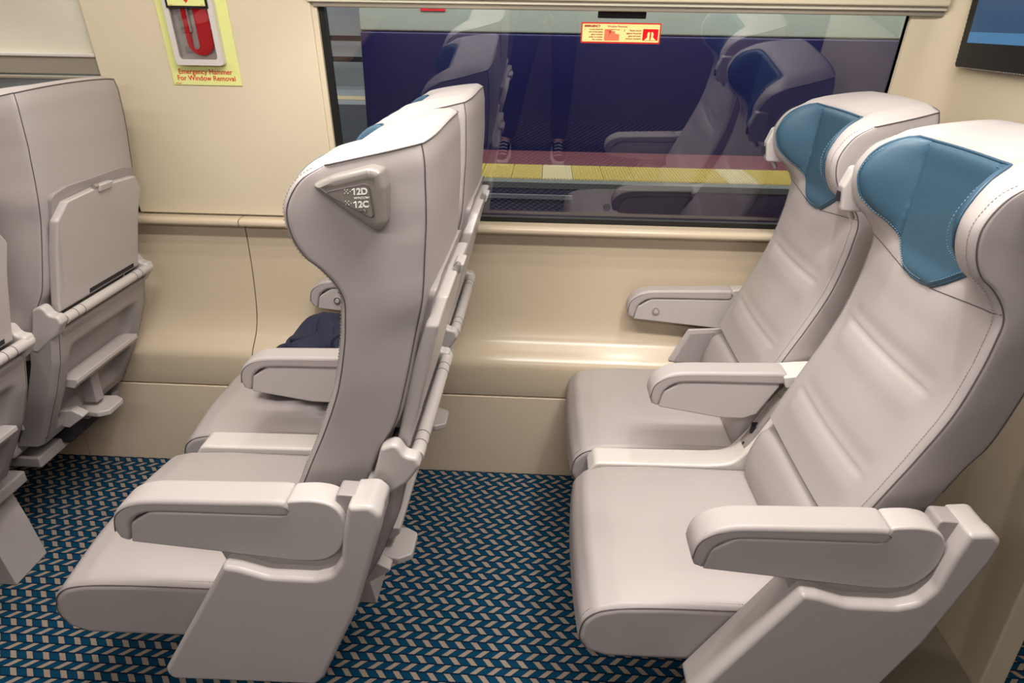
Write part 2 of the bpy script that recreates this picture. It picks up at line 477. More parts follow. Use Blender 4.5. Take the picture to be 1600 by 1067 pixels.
def crom(t, j):
    i = 0
    while i < len(KT)-2 and t > KT[i+1]: i += 1
    u = (t-KT[i])/(KT[i+1]-KT[i]); g = lambda k: ROWS[max(0, min(len(ROWS)-1, k))][j]
    h = KT[i+1]-KT[i]
    def m(k):
        k0, k1 = max(0, k-1), min(len(ROWS)-1, k+1)
        return (g(k1)-g(k0))/(KT[k1]-KT[k0])
    p0, p1 = g(i), g(i+1); m0, m1 = m(i)*h, m(i+1)*h
    return (2*u**3-3*u*u+1)*p0+(u**3-2*u*u+u)*m0+(-2*u**3+3*u*u)*p1+(u**3-u*u)*m1
def crown(t, y, k=0): return .007*sstep(.72, 1, t)*(1-(abs(y)/.225)**2)+.010*(1-sstep(.25, .75, k))*sstep(.80, 1, t)*math.exp(-((abs(y)-.165)/.032)**2)
def row(t): return [crom(t, j) for j in range(7)]
def creases(z, y):
    e = 0; fy = 1-sstep(.150, .172, abs(y))
    for z0, amp in ((.872, 1), (.699, 1)):
        e += .8*fy*(.0045*math.exp(-((z-z0)/.005)**2)+.0030*math.exp(-((z-z0-.02)/.016)**2)-.0050*math.exp(-((z-z0+.032)/.026)**2))
    return e
def front_a(t, y, R):
    c, wf = R[4], R[5]
    base = c*(1-sstep(.107, .186, abs(y))) if c > 0 else c*(1-(abs(y)/wf)**2)
    r = .017; e = abs(y)-(wf-r)
    if e > 0: base += r*(1-math.sqrt(max(0, 1-(e/r)**2)))
    return base+creases(R[1], y)
def back_pt(t, y, extra=0):
    R = row(t); fx, fz, rx, rz = R[:4]; L = math.hypot(rx-fx, rz-fz)
    a = front_a(t, y, R)+extra
    return Vector((lerp(fx, rx, a/L), YC+y, lerp(fz, rz, a/L)+crown(t, y, a/L)))
NF = 45; MS = 10
def loop(t):
    R = row(t); fx, fz, rx, rz, c, wf, wr = R; L = math.hypot(rx-fx, rz-fz)
    r = .017; out = []
    def put(a, y): out.append(Vector((lerp(fx, rx, a/L), YC+y, lerp(fz, rz, a/L)+crown(t, y, a/L))))
    q = wf-r*(1-math.cos(math.pi/4)) # 45 degrees
    ys = [ -q+2*q*i/(NF-1) for i in range(NF)]
    for y in ys: put(front_a(t, y, R), y)
    a0 = r*(1-math.cos(math.pi/4)); aL = L-r*(1-math.cos(math.pi/4)); qr = wr-r*(1-math.cos(math.pi/4))
    for k in range(1, MS):
        u = k/MS
        if k <= 2: th = math.pi/4*(1+k/2); put(r*(1-math.sin(math.pi/4+math.pi/4*k/2)) if False else a0+(r-a0)*k/2, wf-r*(1-math.sin(math.pi/4+math.pi/4*k/2)))
        elif k >= MS-2: kk = MS-k; put(aL-(r-(L-aL))*kk/2, wr-r*(1-math.sin(math.pi/4+math.pi/4*kk/2)))
        else:
            uu = (k-2)/(MS-4); put(lerp(r, L-r, uu), lerp(wf, wr, uu)+.004*math.sin(math.pi*uu))
    for i in range(NF):
        y = qr-2*qr*i/(NF-1); put(aL+.010*(1-(y/qr)**4)+r*.29*(1-(y/qr)**8), y)
    for k in range(MS-1, 0, -1):
        if k <= 2: put(a0+(r-a0)*k/2, -(wf-r*(1-math.sin(math.pi/4+math.pi/4*k/2))))
        elif k >= MS-2: kk = MS-k; put(aL-(r-(L-aL))*kk/2, -(wr-r*(1-math.sin(math.pi/4+math.pi/4*kk/2))))
        else:
            uu = (k-2)/(MS-4); put(lerp(r, L-r, uu), -(lerp(wf, wr, uu)+.004*math.sin(math.pi*uu)))
    return out
def build_backrest(parent):
    NT = 130; loops = [loop(i/NT) for i in range(NT+1)]; v = []; f = []
    n = len(loops[0])
    for lp in loops: v += lp
    for i in range(NT):
        for k in range(n): f.append((i*n+k, i*n+(k+1) % n, (i+1)*n+(k+1) % n, (i+1)*n+k))
    f.append(tuple(range(n)))
    # domed cap: Coons grid over the last loop
    top = loops[-1]; Fr = top[:NF]; S1 = top[NF-1:NF+MS]; Re = top[NF+MS-1:NF+MS-1+NF][::-1]; S0 = [top[0]]+top[::-1][:MS]
    base = len(v); idx = {}
    for j in range(MS+1):
        w_ = j/MS
        for i in range(NF):
            u = i/(NF-1)
            P = Fr[i]*(1-w_)+Re[i]*w_+S0[j]*(1-u)+S1[j]*u-(Fr[0]*(1-u)*(1-w_)+Fr[-1]*u*(1-w_)+Re[0]*(1-u)*w_+Re[-1]*u*w_)
            fu = 1-(1-min(1, min(u, 1-u)/.16))**2; fw = 1-(1-min(1, min(w_, 1-w_)/.4))**2
            P = P+Vector((-.002, 0, .011))*fu*fw
            idx[i, j] = len(v); v.append(P)
    for j in range(MS):
        for i in range(NF-1): f.append((idx[i, j], idx[i+1, j], idx[i+1, j+1], idx[i, j+1]))
    return mesh('backrest', v, f, LEATHER, parent, ang=60)
def side_seam(sgn, t0=0.02, t1=1, n=110, a=.004, yo=.0):
    out = []
    for i in range(n+1):
        t = lerp(t0, t1, i/n); R = row(t); fx, fz, rx, rz, c, wf, wr = R; L = math.hypot(rx-fx, rz-fz)
        out.append(Vector((lerp(fx, rx, a/L), YC+sgn*(wf+yo), lerp(fz, rz, a/L))))
    return out
def ylim(z): return interp(z, [1.018, 1.022, 1.040, 1.060, 1.080, 1.10, 1.13, 1.165, 1.20, 1.215, 1.226, 1.234, 1.238],
                           [.020, .050, .080, .106, .138, .158, .174, .180, .178, .172, .162, .150, .138])
def t_at(z, y=0):
    lo, hi = .3, 1.0
    for _ in range(30):
        m_ = (lo+hi)/2
        if back_pt(m_, y).z < z: lo = m_
        else: hi = m_
    return lo
def build_headpad(parent):
    nu, nv = 48, 44; v = []; f = []; z0, z1 = 1.018, 1.238
    rim = {}
    for j in range(nv+1):
        zn = lerp(z0, z1, j/nv); yl = ylim(zn)
        for i in range(nu+1):
            u = -1+2*i/nu; y = u*yl; z = zn+(j/nv)**3*(back_pt(1, y).z-.0012-z1)
            e = min((1-abs(u))*yl, zn-z0, z1-zn)      # distance from the border
            bul = .0075*math.sqrt(max(0, 1-(1-min(1, e/.014))**2))
            bul -= .0050*math.exp(-((abs(y)-.107)/.0035)**2)*min(1, e/.01)
            t = t_at(z, y); p = back_pt(t, y); 
            d1 = back_pt(t, y+.002)-back_pt(t, y-.002); d2 = back_pt(min(1, t+.004), y)-back_pt(t-.004, y)
            nn = d2.cross(d1); 
            if nn.x > 0: nn = -nn
            if nn.length < 1e-9: nn = Vector((-1, 0, 0))
            nn.normalize()
            q = p+nn*(.0005+bul); v.append(q); rim[i, j] = p+nn*.0015
    for j in range(nv):
        for i in range(nu): a = j*(nu+1)+i; f.append((a, a+1, a+nu+2, a+nu+1))
    hp = mesh('headrest_pad', v, f, BLUE, parent, ang=70, label='blue leather headrest pad')
    path = [rim[i, 0] for i in range(0, nu+1)]+[rim[nu, j] for j in range(1, nv+1)]+[rim[i, nv] for i in range(nu-1, -1, -1)]+[rim[0, j] for j in range(nv-1, 0, -1)]
    MB().tube(path, .0026, 8, True).build('piping', BLUEP, hp, ang=80)
    mb = MB()
    for sg in (-1, 1):
        pth = []
        for j in range(30):
            z = lerp(1.063, 1.238, j/29); y = sg*.107; t = t_at(z, y); pth.append(back_pt(t, y)+Vector((-.0026, -sg*.0012, 0)))
        MB().tube(pth, .0012, 6).build('fold_seam', BLUEP2, hp)
    ms = MB(); c = Vector((-.30, YC, 1.13))
    st = [p+(Vector((0, (YC-p.y)*.045, (c.z-p.z)*.06)))+Vector((-.0052, 0, 0)) for p in path]
    stitches(ms, st[:48+44]+st[:0], nrm=(-1, 0, 0)); stitches(ms, st[92:], nrm=(-1, 0, 0))
    ms.build('stitching', BLUET, hp, smooth=False)
    return hp
def copy_tree(o, parent=None):
    c = o.copy(); COL.objects.link(c)
    if parent: c.parent = parent
    for ch in list(o.children): copy_tree(ch, c)
    return c

_back = [tuple(p) for p in catmull([(-.410, .6925), (-.375, .6955), (-.345, .690), (-.327, .674), (-.320, .648), (-.324, .615), (-.340, .584), (-.366, .566), (-.400, .561), (-.429, .5615)], 5)]
ARM_BODY = rpoly([(-.708, .586), (-.700, .628), (-.660, .655), (-.424, .660), (-.416, .690)]+_back, [.004, .015, .02, .004, .004]+[0]*len(_back))
def arm_pad_poly():
    top = catmull([(-.724, .596), (-.731, .618), (-.726, .645), (-.708, .667), (-.680, .680), (-.640, .685), (-.52, .689), (-.432, .692), (-.416, .686), (-.412, .674), (-.417, .662)], 5)
    bot = catmull([(-.43, .659), (-.54, .658), (-.645, .656), (-.678, .648), (-.697, .630), (-.704, .605), (-.709, .590)], 4)
    return top+bot
def build_arm(parent, yn, yf, button=False, mid=False):
    ar = thing('armrest', '', '')
    for k in ('label', 'category'): del ar[k]
    COL.objects.unlink(ar); bpy.data.objects.remove(ar)
    if mid:
        body = [(-.708, .586), (-.700, .628), (-.660, .655), (-.424, .660), (-.47, .575), (-.50, .561), (-.56, .562)]
        P = rpoly(body, .008)
    else: P = ARM_BODY
    v, f = extrude(P, yn+.004, yf-.004, .005, 1, 3)
    body = mesh('armrest', v, f, PLAST, parent)
    v, f = extrude(arm_pad_poly(), yn, yf, .009, 1, 4)
    pad = mesh('arm_pad', v, f, LEATHER, body, ang=50)
    mb = MB()
    seam = [(p.x+(0 if i else 0), yn+.001, p.y) for i, p in enumerate(catmull([(-.7285, .612), (-.722, .643), (-.703, .662), (-.676, .672), (-.636, .676), (-.52, .6795), (-.43, .681), (-.415, .675)], 5))]
    MB().tube(seam, .0011, 6).build('seam', SEAM, pad); MB().tube([(x, 2*((yn+yf)/2)-y, z) for x, y, z in seam], .0011, 6).build('seam', SEAM, pad)
    mb = MB(); st = [(p[0]*.995-.0035, yn+.0068, p[2]+.0072) for p in seam[8:]]
    stitches(mb, st, nrm=(0, -.5, 1)); mb.build('stitching', THREAD, pad, smooth=False)
    if button:
        mb = MB(); mb.tube([(-.642, yn+.006, .617), (-.642, yn-.001, .617)], .011, 20); mb.build('button_ring', METAL, body)
        mb = MB(); mb.tube([(-.642, yn+.002, .617), (-.642, yn-.004, .617)], .0065, 16); mb.build('recline_button', PLAST, body)
    return body

SIDE_PANEL = rpoly([(-.700, .285), (-.690, .262), (-.405, .268), (-.388, .290), (-.312, .464), (-.256, .650), (-.250, .688), (-.268, .706), (-.306, .702), (-.317, .655), (-.328, .585), (-.348, .551), (-.380, .540), (-.463, .540), (-.512, .556), (-.540, .560)],
                   [.02, .02, .02, .02, .1, .05, .02, .02, .008, .05, .04, .03, .03, .04, .01, .01])
def build_side_panel(parent, yn, yf, near=True):
    # outer face keeps the outline, inner part steps forward and down like a chamfered flank
    a, b = (yn, yf) if near else (yf, yn)
    P = [Vector(p) for p in SIDE_PANEL]; Q = inset(P, -.000)
    v = []; f = []; N = len(P); d = 1 if near else -1
    levels = [(a, .010), (a+d*.0025, .004), (a+d*.008, 0), (a+d*.030, 0), (a+d*.036, 0.002), (b, .002)]
    for y, ins in levels:
        for q, p0 in zip(inset(P, ins) if ins else P, P):
            v.append((q.x, y, q.y))
    for i in range(len(levels)-1):
        for k in range(N): f.append((i*N+k, i*N+(k+1) % N, (i+1)*N+(k+1) % N, (i+1)*N+k))
    f += [tuple(range(N)), tuple((len(levels)-1)*N+k for k in range(N))]
    o = mesh('side_panel', v, f, PLAST, parent, ang=45)
    # inner insert behind the armrest
    ins_ = rpoly([(-.52, .45), (-.35, .45), (-.275, .64), (-.272, .698), (-.335, .700), (-.345, .640), (-.40, .57), (-.56, .570)], .008)
    y0, y1 = sorted((a+d*.035, b-d*.002))
    v, f = extrude(ins_, y0, y1, .003)
    mesh('panel_insert', v, f, PLAST2, o)
    return o

def build_cushion(parent, w0=-.232, w1=.228):
    P = rpoly([(-.940, .292), (-.957, .325), (-.952, .372), (-.925, .400), (-.880, .412), (-.78, .418), (-.60, .418), (-.45, .418), (-.44, .30), (-.70, .281), (-.90, .277)],
              [.02, .03, .04, .04, .08, .2, .2, .02, .02, .2, .03], 6)
    def T(x, y, z):
        u = (y-YC)/.23; k = max(0, 1-u*u)
        if z > .36: z += .020*k**.7*sstep(.36, .41, z)-.006*math.exp(-((x+.62)/.12)**2-(u/.5)**2)
        x -= .010*k*sstep(-.86, -.94, x) if x < -.86 else 0
        z += .0012*math.sin(x*60+y*35)*k
        return (x, y, z)
    v, f = extrude(P, YC+w0, YC+w1, .014, 24, 5, 'y', T)
    cu = mesh('seat_cushion', v, f, LEATHER, parent, ang=60)
    mb = MB(); ms = MB()
    top = catmull([(-.936, .292), (-.9565, .325), (-.9515, .368), (-.928, .395), (-.885, .4085), (-.80, .4155), (-.62, .418), (-.46, .418)], 6)
    for sg, w in ((-1, w0), (1, w1)):
        y = YC+w-sg*(-.0025)
        IN = inset([Vector(p) for p in top]+[Vector((-.5, .30))], .0036)[:len(top)]
        MB().tube([T(p.x, YC+w-sg*.0034, p.y) for p in IN[1:-1]], .0013, 6).build('seam', SEAM, cu)
        ms = MB()
        stitches(ms, [T(p.x, YC+w-sg*.0150, p.y) for p in top][10:-1], nrm=(0, 0, 1))
        ms.build('stitching', THREAD, cu, smooth=False)
    return cu

def build_rear(parent):
    # saddle bracket that carries the table hinge
    br = rpoly([(-.302, .638), (-.268, .757), (-.240, .770), (-.226, .742), (-.205, .741), (-.200, .722), (-.222, .688), (-.262, .655), (-.284, .636)], [.012, .012, .02, .03, .012, .012, .03, .03, .012])
    for sg in (-1, 1):
        v, f = extrude(br, *sorted((YC+sg*.224, YC+sg*.192)), .007, 1, 3)
        bo = mesh('hinge_bracket', v, f, PLAST, parent)
    bm_ = rpoly([(-.300, .638), (-.272, .700), (-.236, .702), (-.222, .690), (-.232, .668), (-.262, .650), (-.284, .636)], [.006, .006, .008, .008, .01, .01, .008])
    v, f = extrude(bm_, YC-.195, YC+.195, .004, 1, 3); mesh('hinge_beam', v, f, PLAST2, parent)
    mb = MB(); mb.tube([(-.212, YC-.193, .722), (-.212, YC+.215, .722)], .0135, 16)
    hb = mb.build('hinge', PLAST, bo)
    for yy in (-.155, -.125, .125, .155): MB().tube([(-.212, YC+yy-.001, .722), (-.212, YC+yy+.001, .722)], .0139, 16).build('hinge_joint', SEAM, hb)
    # rim plate behind the folding table
    plate = rpoly([(-.165, .76), (-.178, 1.035), (-.120, 1.046), (.120, 1.046), (.178, 1.035), (.165, .76)], [.01, .02, .02, .02, .02, .01])
    def lf(x):   # table plane: x along y; returns world
        return x
    def TP(d0, zlean=(.745, -.232, 1.04, -.152)):
        z0, x0, z1, x1 = zlean
        def T(x, y, z):   # x: across, y: depth (toward +x), z: height
            xx = interp(z, [z0, .90, z1], [x0, -.196, x1])
            return (xx+y, YC+x, z)
        return T
    v, f = extrude(plate, -.038, -.014, .003, 1, 2, 'y', TP(0)); mesh('table_rim', v, f, PLAST2, parent)
    tb = rpoly([(-.185, .735), (-.185, .975), (-.150, 1.016), (-.02, 1.024), (.15, 1.016), (.185, .975), (.185, .735)], [.004, .01, .012, .05, .012, .01, .004])
    # subdivide outline in height so that it follows the curved back
    P = []
    for i in range(len(tb)):
        a, b = tb[i], tb[(i+1) % len(tb)]
        k = max(1, int((b-a).length/.02))
        for j in range(k): P.append(a+(b-a)*j/k)
    v, f = extrude(P, -.016, .008, .006, 1, 3, 'y', TP(0)); f = f[:-2]
    N = len(P)
    # grid-free caps: fan to centre line keeps the bend
    L = len(v)//N
    for base in (0, (L-1)*N):
        lefts = []
        f.append(tuple(base+k for k in range(N)))
    tray = mesh('tray_table', v, f, PLAST, parent, ang=35)
    # cup ring, label lines and latch
    TT = TP(0); mb = MB()
    ring = [TT(.108+.030*math.cos(a*math.pi/16), .0075, .895+.036*math.sin(a*math.pi/16)) for a in range(32)]
    mb.tube(ring, .0022, 6, True)
    mb.tube([TT(.142, .0075, .90), TT(.146, .0075, .80)], .0014, 6)
    mb.build('cup_ring', PLAST2, tray)
    mb = MB(); mb.tube([TT(.075, .0075, .792), TT(.15, .0075, .792)], .003, 8); mb.tube([TT(.105, .0075, .815), TT(.13, .0075, .815)], .003, 8)
    mb.build('finger_grip', PLAST, tray)
    MB().box((-.06, .002, .742), (.155, .0095, .754), TT).build('grip_slot', DARK, tray, smooth=False)
    lt = rbox('latch', (-.028, -.004, 1.010), (.028, .015, 1.030), PLAST, parent, r=.004, T=TT)
    mb = MB(); mb.tube([TT(-.044, .004, 1.028), TT(-.026, .004, 1.028)], .006, 10); mb.build('latch_pin', METAL, lt)
    # lower shell with a recess, a ledge and the pedal
    NZ, NY = 40, 40; v = []; f = []
    def shell_x(z, y):
        x = interp(z, [.33, .40, .50, .60, .67, .70], [-.375, -.338, -.287, -.248, -.232, -.226])
        yl = .150+.02*(.6-z)
        inside = sstep(yl+.018, yl-.018, abs(y))*sstep(.635, .60, z)*sstep(.36, .40, z)
        x -= .034*inside
        x -= .012*sstep(.205, .222, abs(y))
        return x
    for j in range(NZ+1):
        z = lerp(.335, .69, j/NZ)
        for i in range(NY+1):
            y = lerp(-.222, .222, i/NY); sh = .05*(z-.335) if z < .40 else 0
            v.append((shell_x(z, y), YC+y*(1-.06*sstep(.5, .34, z)), z))
    nb = len(v)
    for j in range(NZ+1):
        z = lerp(.335, .69, j/NZ)
        for i in range(NY+1):
            y = lerp(-.222, .222, i/NY); v.append((shell_x(z, .222)-.055, YC+y*(1-.06*sstep(.5, .34, z)), z))
    for b in (0, nb):
        for j in range(NZ):
            for i in range(NY): a = b+j*(NY+1)+i; f.append((a, a+1, a+NY+2, a+NY+1))
    for j in range(NZ):
        for i in (0, NY): a = j*(NY+1)+i; f.append((a, a+NY+1, nb+a+NY+1, nb+a))
    for i in range(NY):
        for j in (0, NZ): a = j*(NY+1)+i; f.append((a, a+1, nb+a+1, nb+a))
    sh = mesh('back_shell', v, f, PLAST2, parent, ang=50)
    mb = MB()
    for sg in (-1, 1):
        mb.tube([(shell_x(z, .21)+.001, YC+sg*.203*(1-.06*sstep(.5, .34, z)), z) for z in [.34+.34*k/20 for k in range(21)]], .0013, 6)
    mb.tube([(-.362+.0005*0, YC-.2, .357), (-.362, YC+.2, .357)], .0013, 6)
    mb.build('shell_joint', SEAM, sh)
    led = rpoly([(-.262, .508), (-.262, .520), (-.318, .520), (-.318, .500), (-.275, .492)], .002)
    v, f = extrude(led, YC-.150, YC+.155, .002); lo = mesh('magazine_ledge', v, f, PLAST, sh)
    rbox('strut', (-.345, YC-.040, .38), (-.304, YC-.004, .505), PLAST2, sh, r=.005)
    v, f = extrude(rpoly([(-.325, .405), (-.290, .385), (-.345, .345), (-.372, .350), (-.362, .40)], .008), YC-.125, YC-.095, .003)
    mesh('pivot_bracket', v, f, PLAST, sh)
    # footrest pedal
    pd = rpoly([(-.36, -.045), (-.290, -.052), (-.262, -.035), (-.262, .035), (-.290, .052), (-.36, .045)], [.004, .012, .012, .012, .012, .004])
    v, f = extrude([Vector((p.x, p.y+YC-.02)) for p in pd], .350, .368, .004, 1, 3, 'z')
    fo = mesh('footrest', v, f, PLAST, parent)
    rbox('footrest_arm', (-.40, YC-.055, .330), (-.335, YC+.03, .362), PLAST2, fo, r=.006)
    rbox('motor_box', (-.47, YC-.10, .270), (-.375, YC+.13, .345), DARK, parent, r=.012)

def build_common(parent, w1=.228):
    build_cushion(parent, w1=w1)
    # lower back pad
    v = []; f = []; NY, NZ = 30, 16
    for j in range(NZ+1):
        s = j/NZ; z = lerp(.395, .592, s)
        for i in range(NY+1):
            y = lerp(-.219, .219, i/NY); u = abs(y)/.219
            zz = z-.030*(u**3)*s
            x = interp(zz, [.395, .45, .50, .56, .60], [-.478, -.485, -.481, -.466, -.452])
            bul = .012*math.sin(math.pi*min(1, s*.93+.04))*math.sqrt(max(0, 1-u**6))
            x = x-bul+.016*max(0, (s-.88)/.12)**2+.014*max(0, (u-.9)/.1)**2
            v.append((x, YC+y, zz))
    nb = len(v)
    for j in range(NZ+1):
        for i in range(NY+1):
            y = lerp(-.219, .219, i/NY); z = lerp(.395, .592, j/NZ)-.030*(abs(y)/.219)**3*(j/NZ)
            v.append((-.40, YC+y, z))
    for b in (0, nb):
        for j in range(NZ):
            for i in range(NY): a = b+j*(NY+1)+i; f.append((a, a+1, a+NY+2, a+NY+1))
    for j in range(NZ):
        for i in (0, NY): a = j*(NY+1)+i; f.append((a, a+NY+1, nb+a+NY+1, nb+a))
    for i in range(NY):
        for j in (0, NZ): a = j*(NY+1)+i; f.append((a, a+1, nb+a+1, nb+a))
    mesh('lower_back_pad', v, f, LEATHER, parent, ang=60)
    bk = build_backrest(parent)
    def seam(p, r=.0012): MB().tube(p, r, 6).build('seam', SEAM, bk)
    for sg in (-1, 1):
        seam(side_seam(sg, a=.0095, yo=-.0018))
        # seam under the wing
        pth = []
        for i in range(16):
            y = lerp(.045, .222, i/15); z = lerp(1.018, 1.042, i/15)
            pth.append(back_pt(t_at(z, sg*y), sg*y)+Vector((-.0002, 0, 0)))
        seam(pth, .0009)
        pth = []
        for i in range(60):
            lp = loop(.12+.88*i/59); pth.append(lp[NF+MS-1] if sg > 0 else lp[NF+MS-2+NF])
        seam([p+Vector((.0004, sg*.0004, 0)) for p in pth], .0010)
    top = loop(1.0)
    seam([top[NF-1+k]+Vector((0, .0005, .0005)) for k in range(1, MS+1)])
    seam([top[(-k) % len(top)]+Vector((0, -.0005, .0005)) for k in range(1, MS+1)])
    seam([p+Vector((.0008, 0, .0)) for p in top[NF+MS-1:NF+MS-1+NF]])
    for sg in (-1, 1):
        st = []
        for i in range(130):
            t = lerp(.04, .985, i/129); y = sg*(row(t)[5]-.013)
            st.append(back_pt(t, y)+Vector((-.0003, sg*.0002, 0)))
        ms = MB(); stitches(ms, st, nrm=(-1, sg*.6, 0)); ms.build('stitching', THREAD, bk, smooth=False)
    build_headpad(bk)
    # plastic hook on the window-side edge of the wing
    v, f = extrude(rpoly([(-.395, 1.085), (-.402, 1.135), (-.388, 1.175), (-.350, 1.175), (-.345, 1.085)], .01), YC+.205, YC+.236, .006)
    hk = mesh('coat_hook', v, f, PLAST, parent)
    MB().box((-.404, YC+.214, 1.105), (-.398, YC+.226, 1.125)).build('hook_slot', DARK, hk, smooth=False)
    MB().tube([(-.372, YC+.222, 1.085), (-.362, YC+.222, 1.068)], .006, 10).build('hook_pin', METAL, hk)
    build_rear(parent)

def make_aisle_seat():
    root = thing('passenger_chair', '', 'seat', (-.55, YC, 0), 'grey leather seats in pairs')
    build_common(root)
    build_arm(root, YC-.298, YC-.236)
    m = build_arm(root, YC+.243, YC+.303, mid=True)
    build_side_panel(root, YC-.315, YC-.236)
    # console between the two seats: low strip, riser and bridge behind the armrest
    strip = rpoly([(-.880, .395), (-.860, .427), (-.58, .432), (-.520, .440), (-.478, .500), (-.430, .600), (-.385, .660), (-.340, .700), (-.320, .66), (-.40, .50), (-.44, .39), (-.85, .37)],
                  [.01, .02, .05, .06, .2, .2, .1, .02, .02, .1, .05, .01], 6)
    v, f = extrude(strip, YC+.232, YC+.304, .007, 1, 3)
    co = mesh('centre_console', v, f, PLASTW, root, ang=45, label='white centre console strip')
    v, f = extrude(rpoly([(-.505, .455), (-.478, .512), (-.428, .617), (-.424, .612), (-.47, .505), (-.50, .448)], .001), YC+.248, YC+.288, .001)
    cp = mesh('socket_strip', v, f, PLAST2, co)
    for a_, b_ in (((-.484, YC+.262, .512), (-.470, YC+.266, .530)), ((-.480, YC+.270, .520), (-.466, YC+.274, .538)), ((-.496, YC+.264, .476), (-.490, YC+.268, .484))): MB().box(a_, b_).build('socket', DARK, cp, smooth=False)
    v, f = extrude(rpoly([(-.43, .655), (-.44, .685), (-.40, .690), (-.36, .694), (-.31, .69), (-.31, .66), (-.40, .658)], .006), YC+.236, YC+.312, .004)
    mesh('arm_bridge', v, f, PLASTW, co)
    # pedestal on the floor
    ped = rpoly([(-.70, 0.001), (-.412, 0.001), (-.432, .13), (-.455, .24), (-.448, .32), (-.40, .40), (-.60, .40), (-.66, .26)], [.004, .004, .1, .1, .1, .01, .01, .1])
    v, f = extrude(ped, YC+.145, YC+.272, .004, 1, 2)
    mesh('pedestal', v, f, PLAST, root)
    rbox('seat_frame', (-.80, YC-.20, .255), (-.40, YC+.28, .290), PLAST2, root, r=.006)
    # seat number plate
    tri = rpoly([(-.334, 1.212), (-.302, 1.226), (-.248, 1.240), (-.231, 1.236), (-.226, 1.212), (-.229, 1.160), (-.238, 1.148), (-.252, 1.152), (-.292, 1.180)], [.006, .03, .01, .008, .02, .02, .006, .01, .06])
    P = [Vector(p) for p in tri]; N = len(P); v = []; f = []
    inner = rpoly([(-.314, 1.204), (-.249, 1.2185), (-.244, 1.167)], [.004, .007, .006], 5)
    v2, f2 = [], []
    lev = [(YC-.160, 0), (YC-.232, -.001), (YC-.238, .002), (YC-.241, .007), (YC-.2395, .013)]
    for y, ins in lev:
        for q in (inset(P, ins) if ins else P): v.append((q.x, y, q.y))
    for i in range(len(lev)-1):
        for k in range(N): f.append((i*N+k, i*N+(k+1) % N, (i+1)*N+(k+1) % N, (i+1)*N+k))
    f += [tuple(range(N)), tuple((len(lev)-1)*N+k for k in range(N))]
    sg = mesh('seat_number_sign', v, f, SIGNM, root, ang=50, label='grey triangular seat number holder')
    v, f = extrude(inner, YC-.2418, YC-.235, .0015); pl = mesh('number_plate', v, f, SIGNP, sg)
    MB().tube([(q.x, YC-.2408, q.y) for q in [Vector(i) for i in inner]], .0013, 6, True).build('plate_joint', SEAM, pl)
    return root
def make_window_seat():
    root = thing('passenger_chair', '', 'seat', (-.55, YC, 0), 'grey leather seats in pairs')
    build_common(root, .214)
    build_arm(root, YC+.243, YC+.293, button=True)
    v, f = extrude(rpoly([(-.588, .448), (-.536, .560), (-.455, .566), (-.380, .575), (-.300, .70), (-.262, .70), (-.290, .60), (-.37, .448)], [.006, .006, .03, .06, .02, .02, .05, .01]), YC+.2375, YC+.2475, .003)
    mesh('side_panel', v, f, PLAST, root, ang=45)
    v, f = extrude(rpoly([(-.570, .448), (-.527, .548), (-.455, .556), (-.42, .448)], .004), YC+.2330, YC+.2375, .001)
    mesh('panel_insert', v, f, PLAST2, root)
    rbox('seat_frame', (-.80, YC-.20, .255), (-.40, YC+.20, .290), PLAST2, root, r=.006)
    return root

aisle = make_aisle_seat(); win = make_window_seat()
def place(proto, dx, dy, label, first=False):
    o = proto if first else copy_tree(proto)
    o.location = proto_loc[proto.name]+Vector((dx, dy, 0)); o['label'] = label
    return o
proto_loc = {aisle.name: aisle.location.copy(), win.name: win.location.copy()}
seatsA = place(aisle, -1, 0, 'grey train seat cut off by the left picture edge, with only its back showing')
seatsAw = place(win, -1, .536, 'grey train seat seen from behind on the left, folded tray table on its back')
seatsC = place(aisle, 1, 0, 'largest grey train seat, on the right beside the aisle, with blue headrest pad')
seatsCw = place(win, 1, .536, 'smaller of the two right-hand grey seats, under the window, with blue headrest pad')
win_B = place(win, 0, .536, 'grey middle-row train seat by the window with a navy jacket on its cushion', True)
aisle_B = place(aisle, 0, 0, 'grey train seat with the triangular 12D 12C number plate on its side', True)
for s in (seatsC, seatsCw):      # the last row backs onto the end wall: no folding table there
    for ch in list(s.children):
        if ch.name.split('.')[0] in ('hinge_bracket', 'hinge_beam', 'table_rim', 'tray_table', 'latch', 'back_shell', 'footrest', 'motor_box'):
            for d in [ch]+list(ch.children_recursive): bpy.data.objects.remove(d)
    for ch in s.children:
        if ch.name.startswith('seat_cushion'): ch.location.x += .052; ch.location.z += .010
        if ch.name.startswith('centre_console'): ch.location.x += .012
# numbers on the middle-row plate
for ch in aisle_B.children:
    if ch.name.startswith('seat_number_sign'):
        yy = YC-.2418
        T = lambda b, s, x, z, nm='lettering', bold=0.0: text(nm, b, s, WHITE, (x, yy, z), (1, 0, .06), (0, 0, 1), ch, depth=.0004, bold=bold)
        T('12D', .0128, -.2735, 1.2020, bold=.0004); T('WINDOW', .0048, -.2715, 1.1955)
        T('12C', .0128, -.2725, 1.1835, bold=.0004)
        for x_, z_ in ((-.2730, 1.2020), (-.2720, 1.1835)): MB().tube([(x_-.0004, yy-.0002, z_+.0063), (x_+.0018, yy-.0002, z_+.0082)], .0007, 5).build('lettering', WHITE, ch); T('AISLE', .0048, -.2645, 1.1770)
        mb = MB()
        for z0 in (1.2040, 1.1875):
            for (i, k) in ((0, 0), (0, 2), (1, 1), (2, 0), (2, 2), (3.6, 1)):
                mb.tube([(-.284+i*.0022, yy, z0+k*.0025), (-.284+i*.0022, yy-.0006, z0+k*.0025)], .0006, 6)
        mb.build('braille', WHITE, ch)

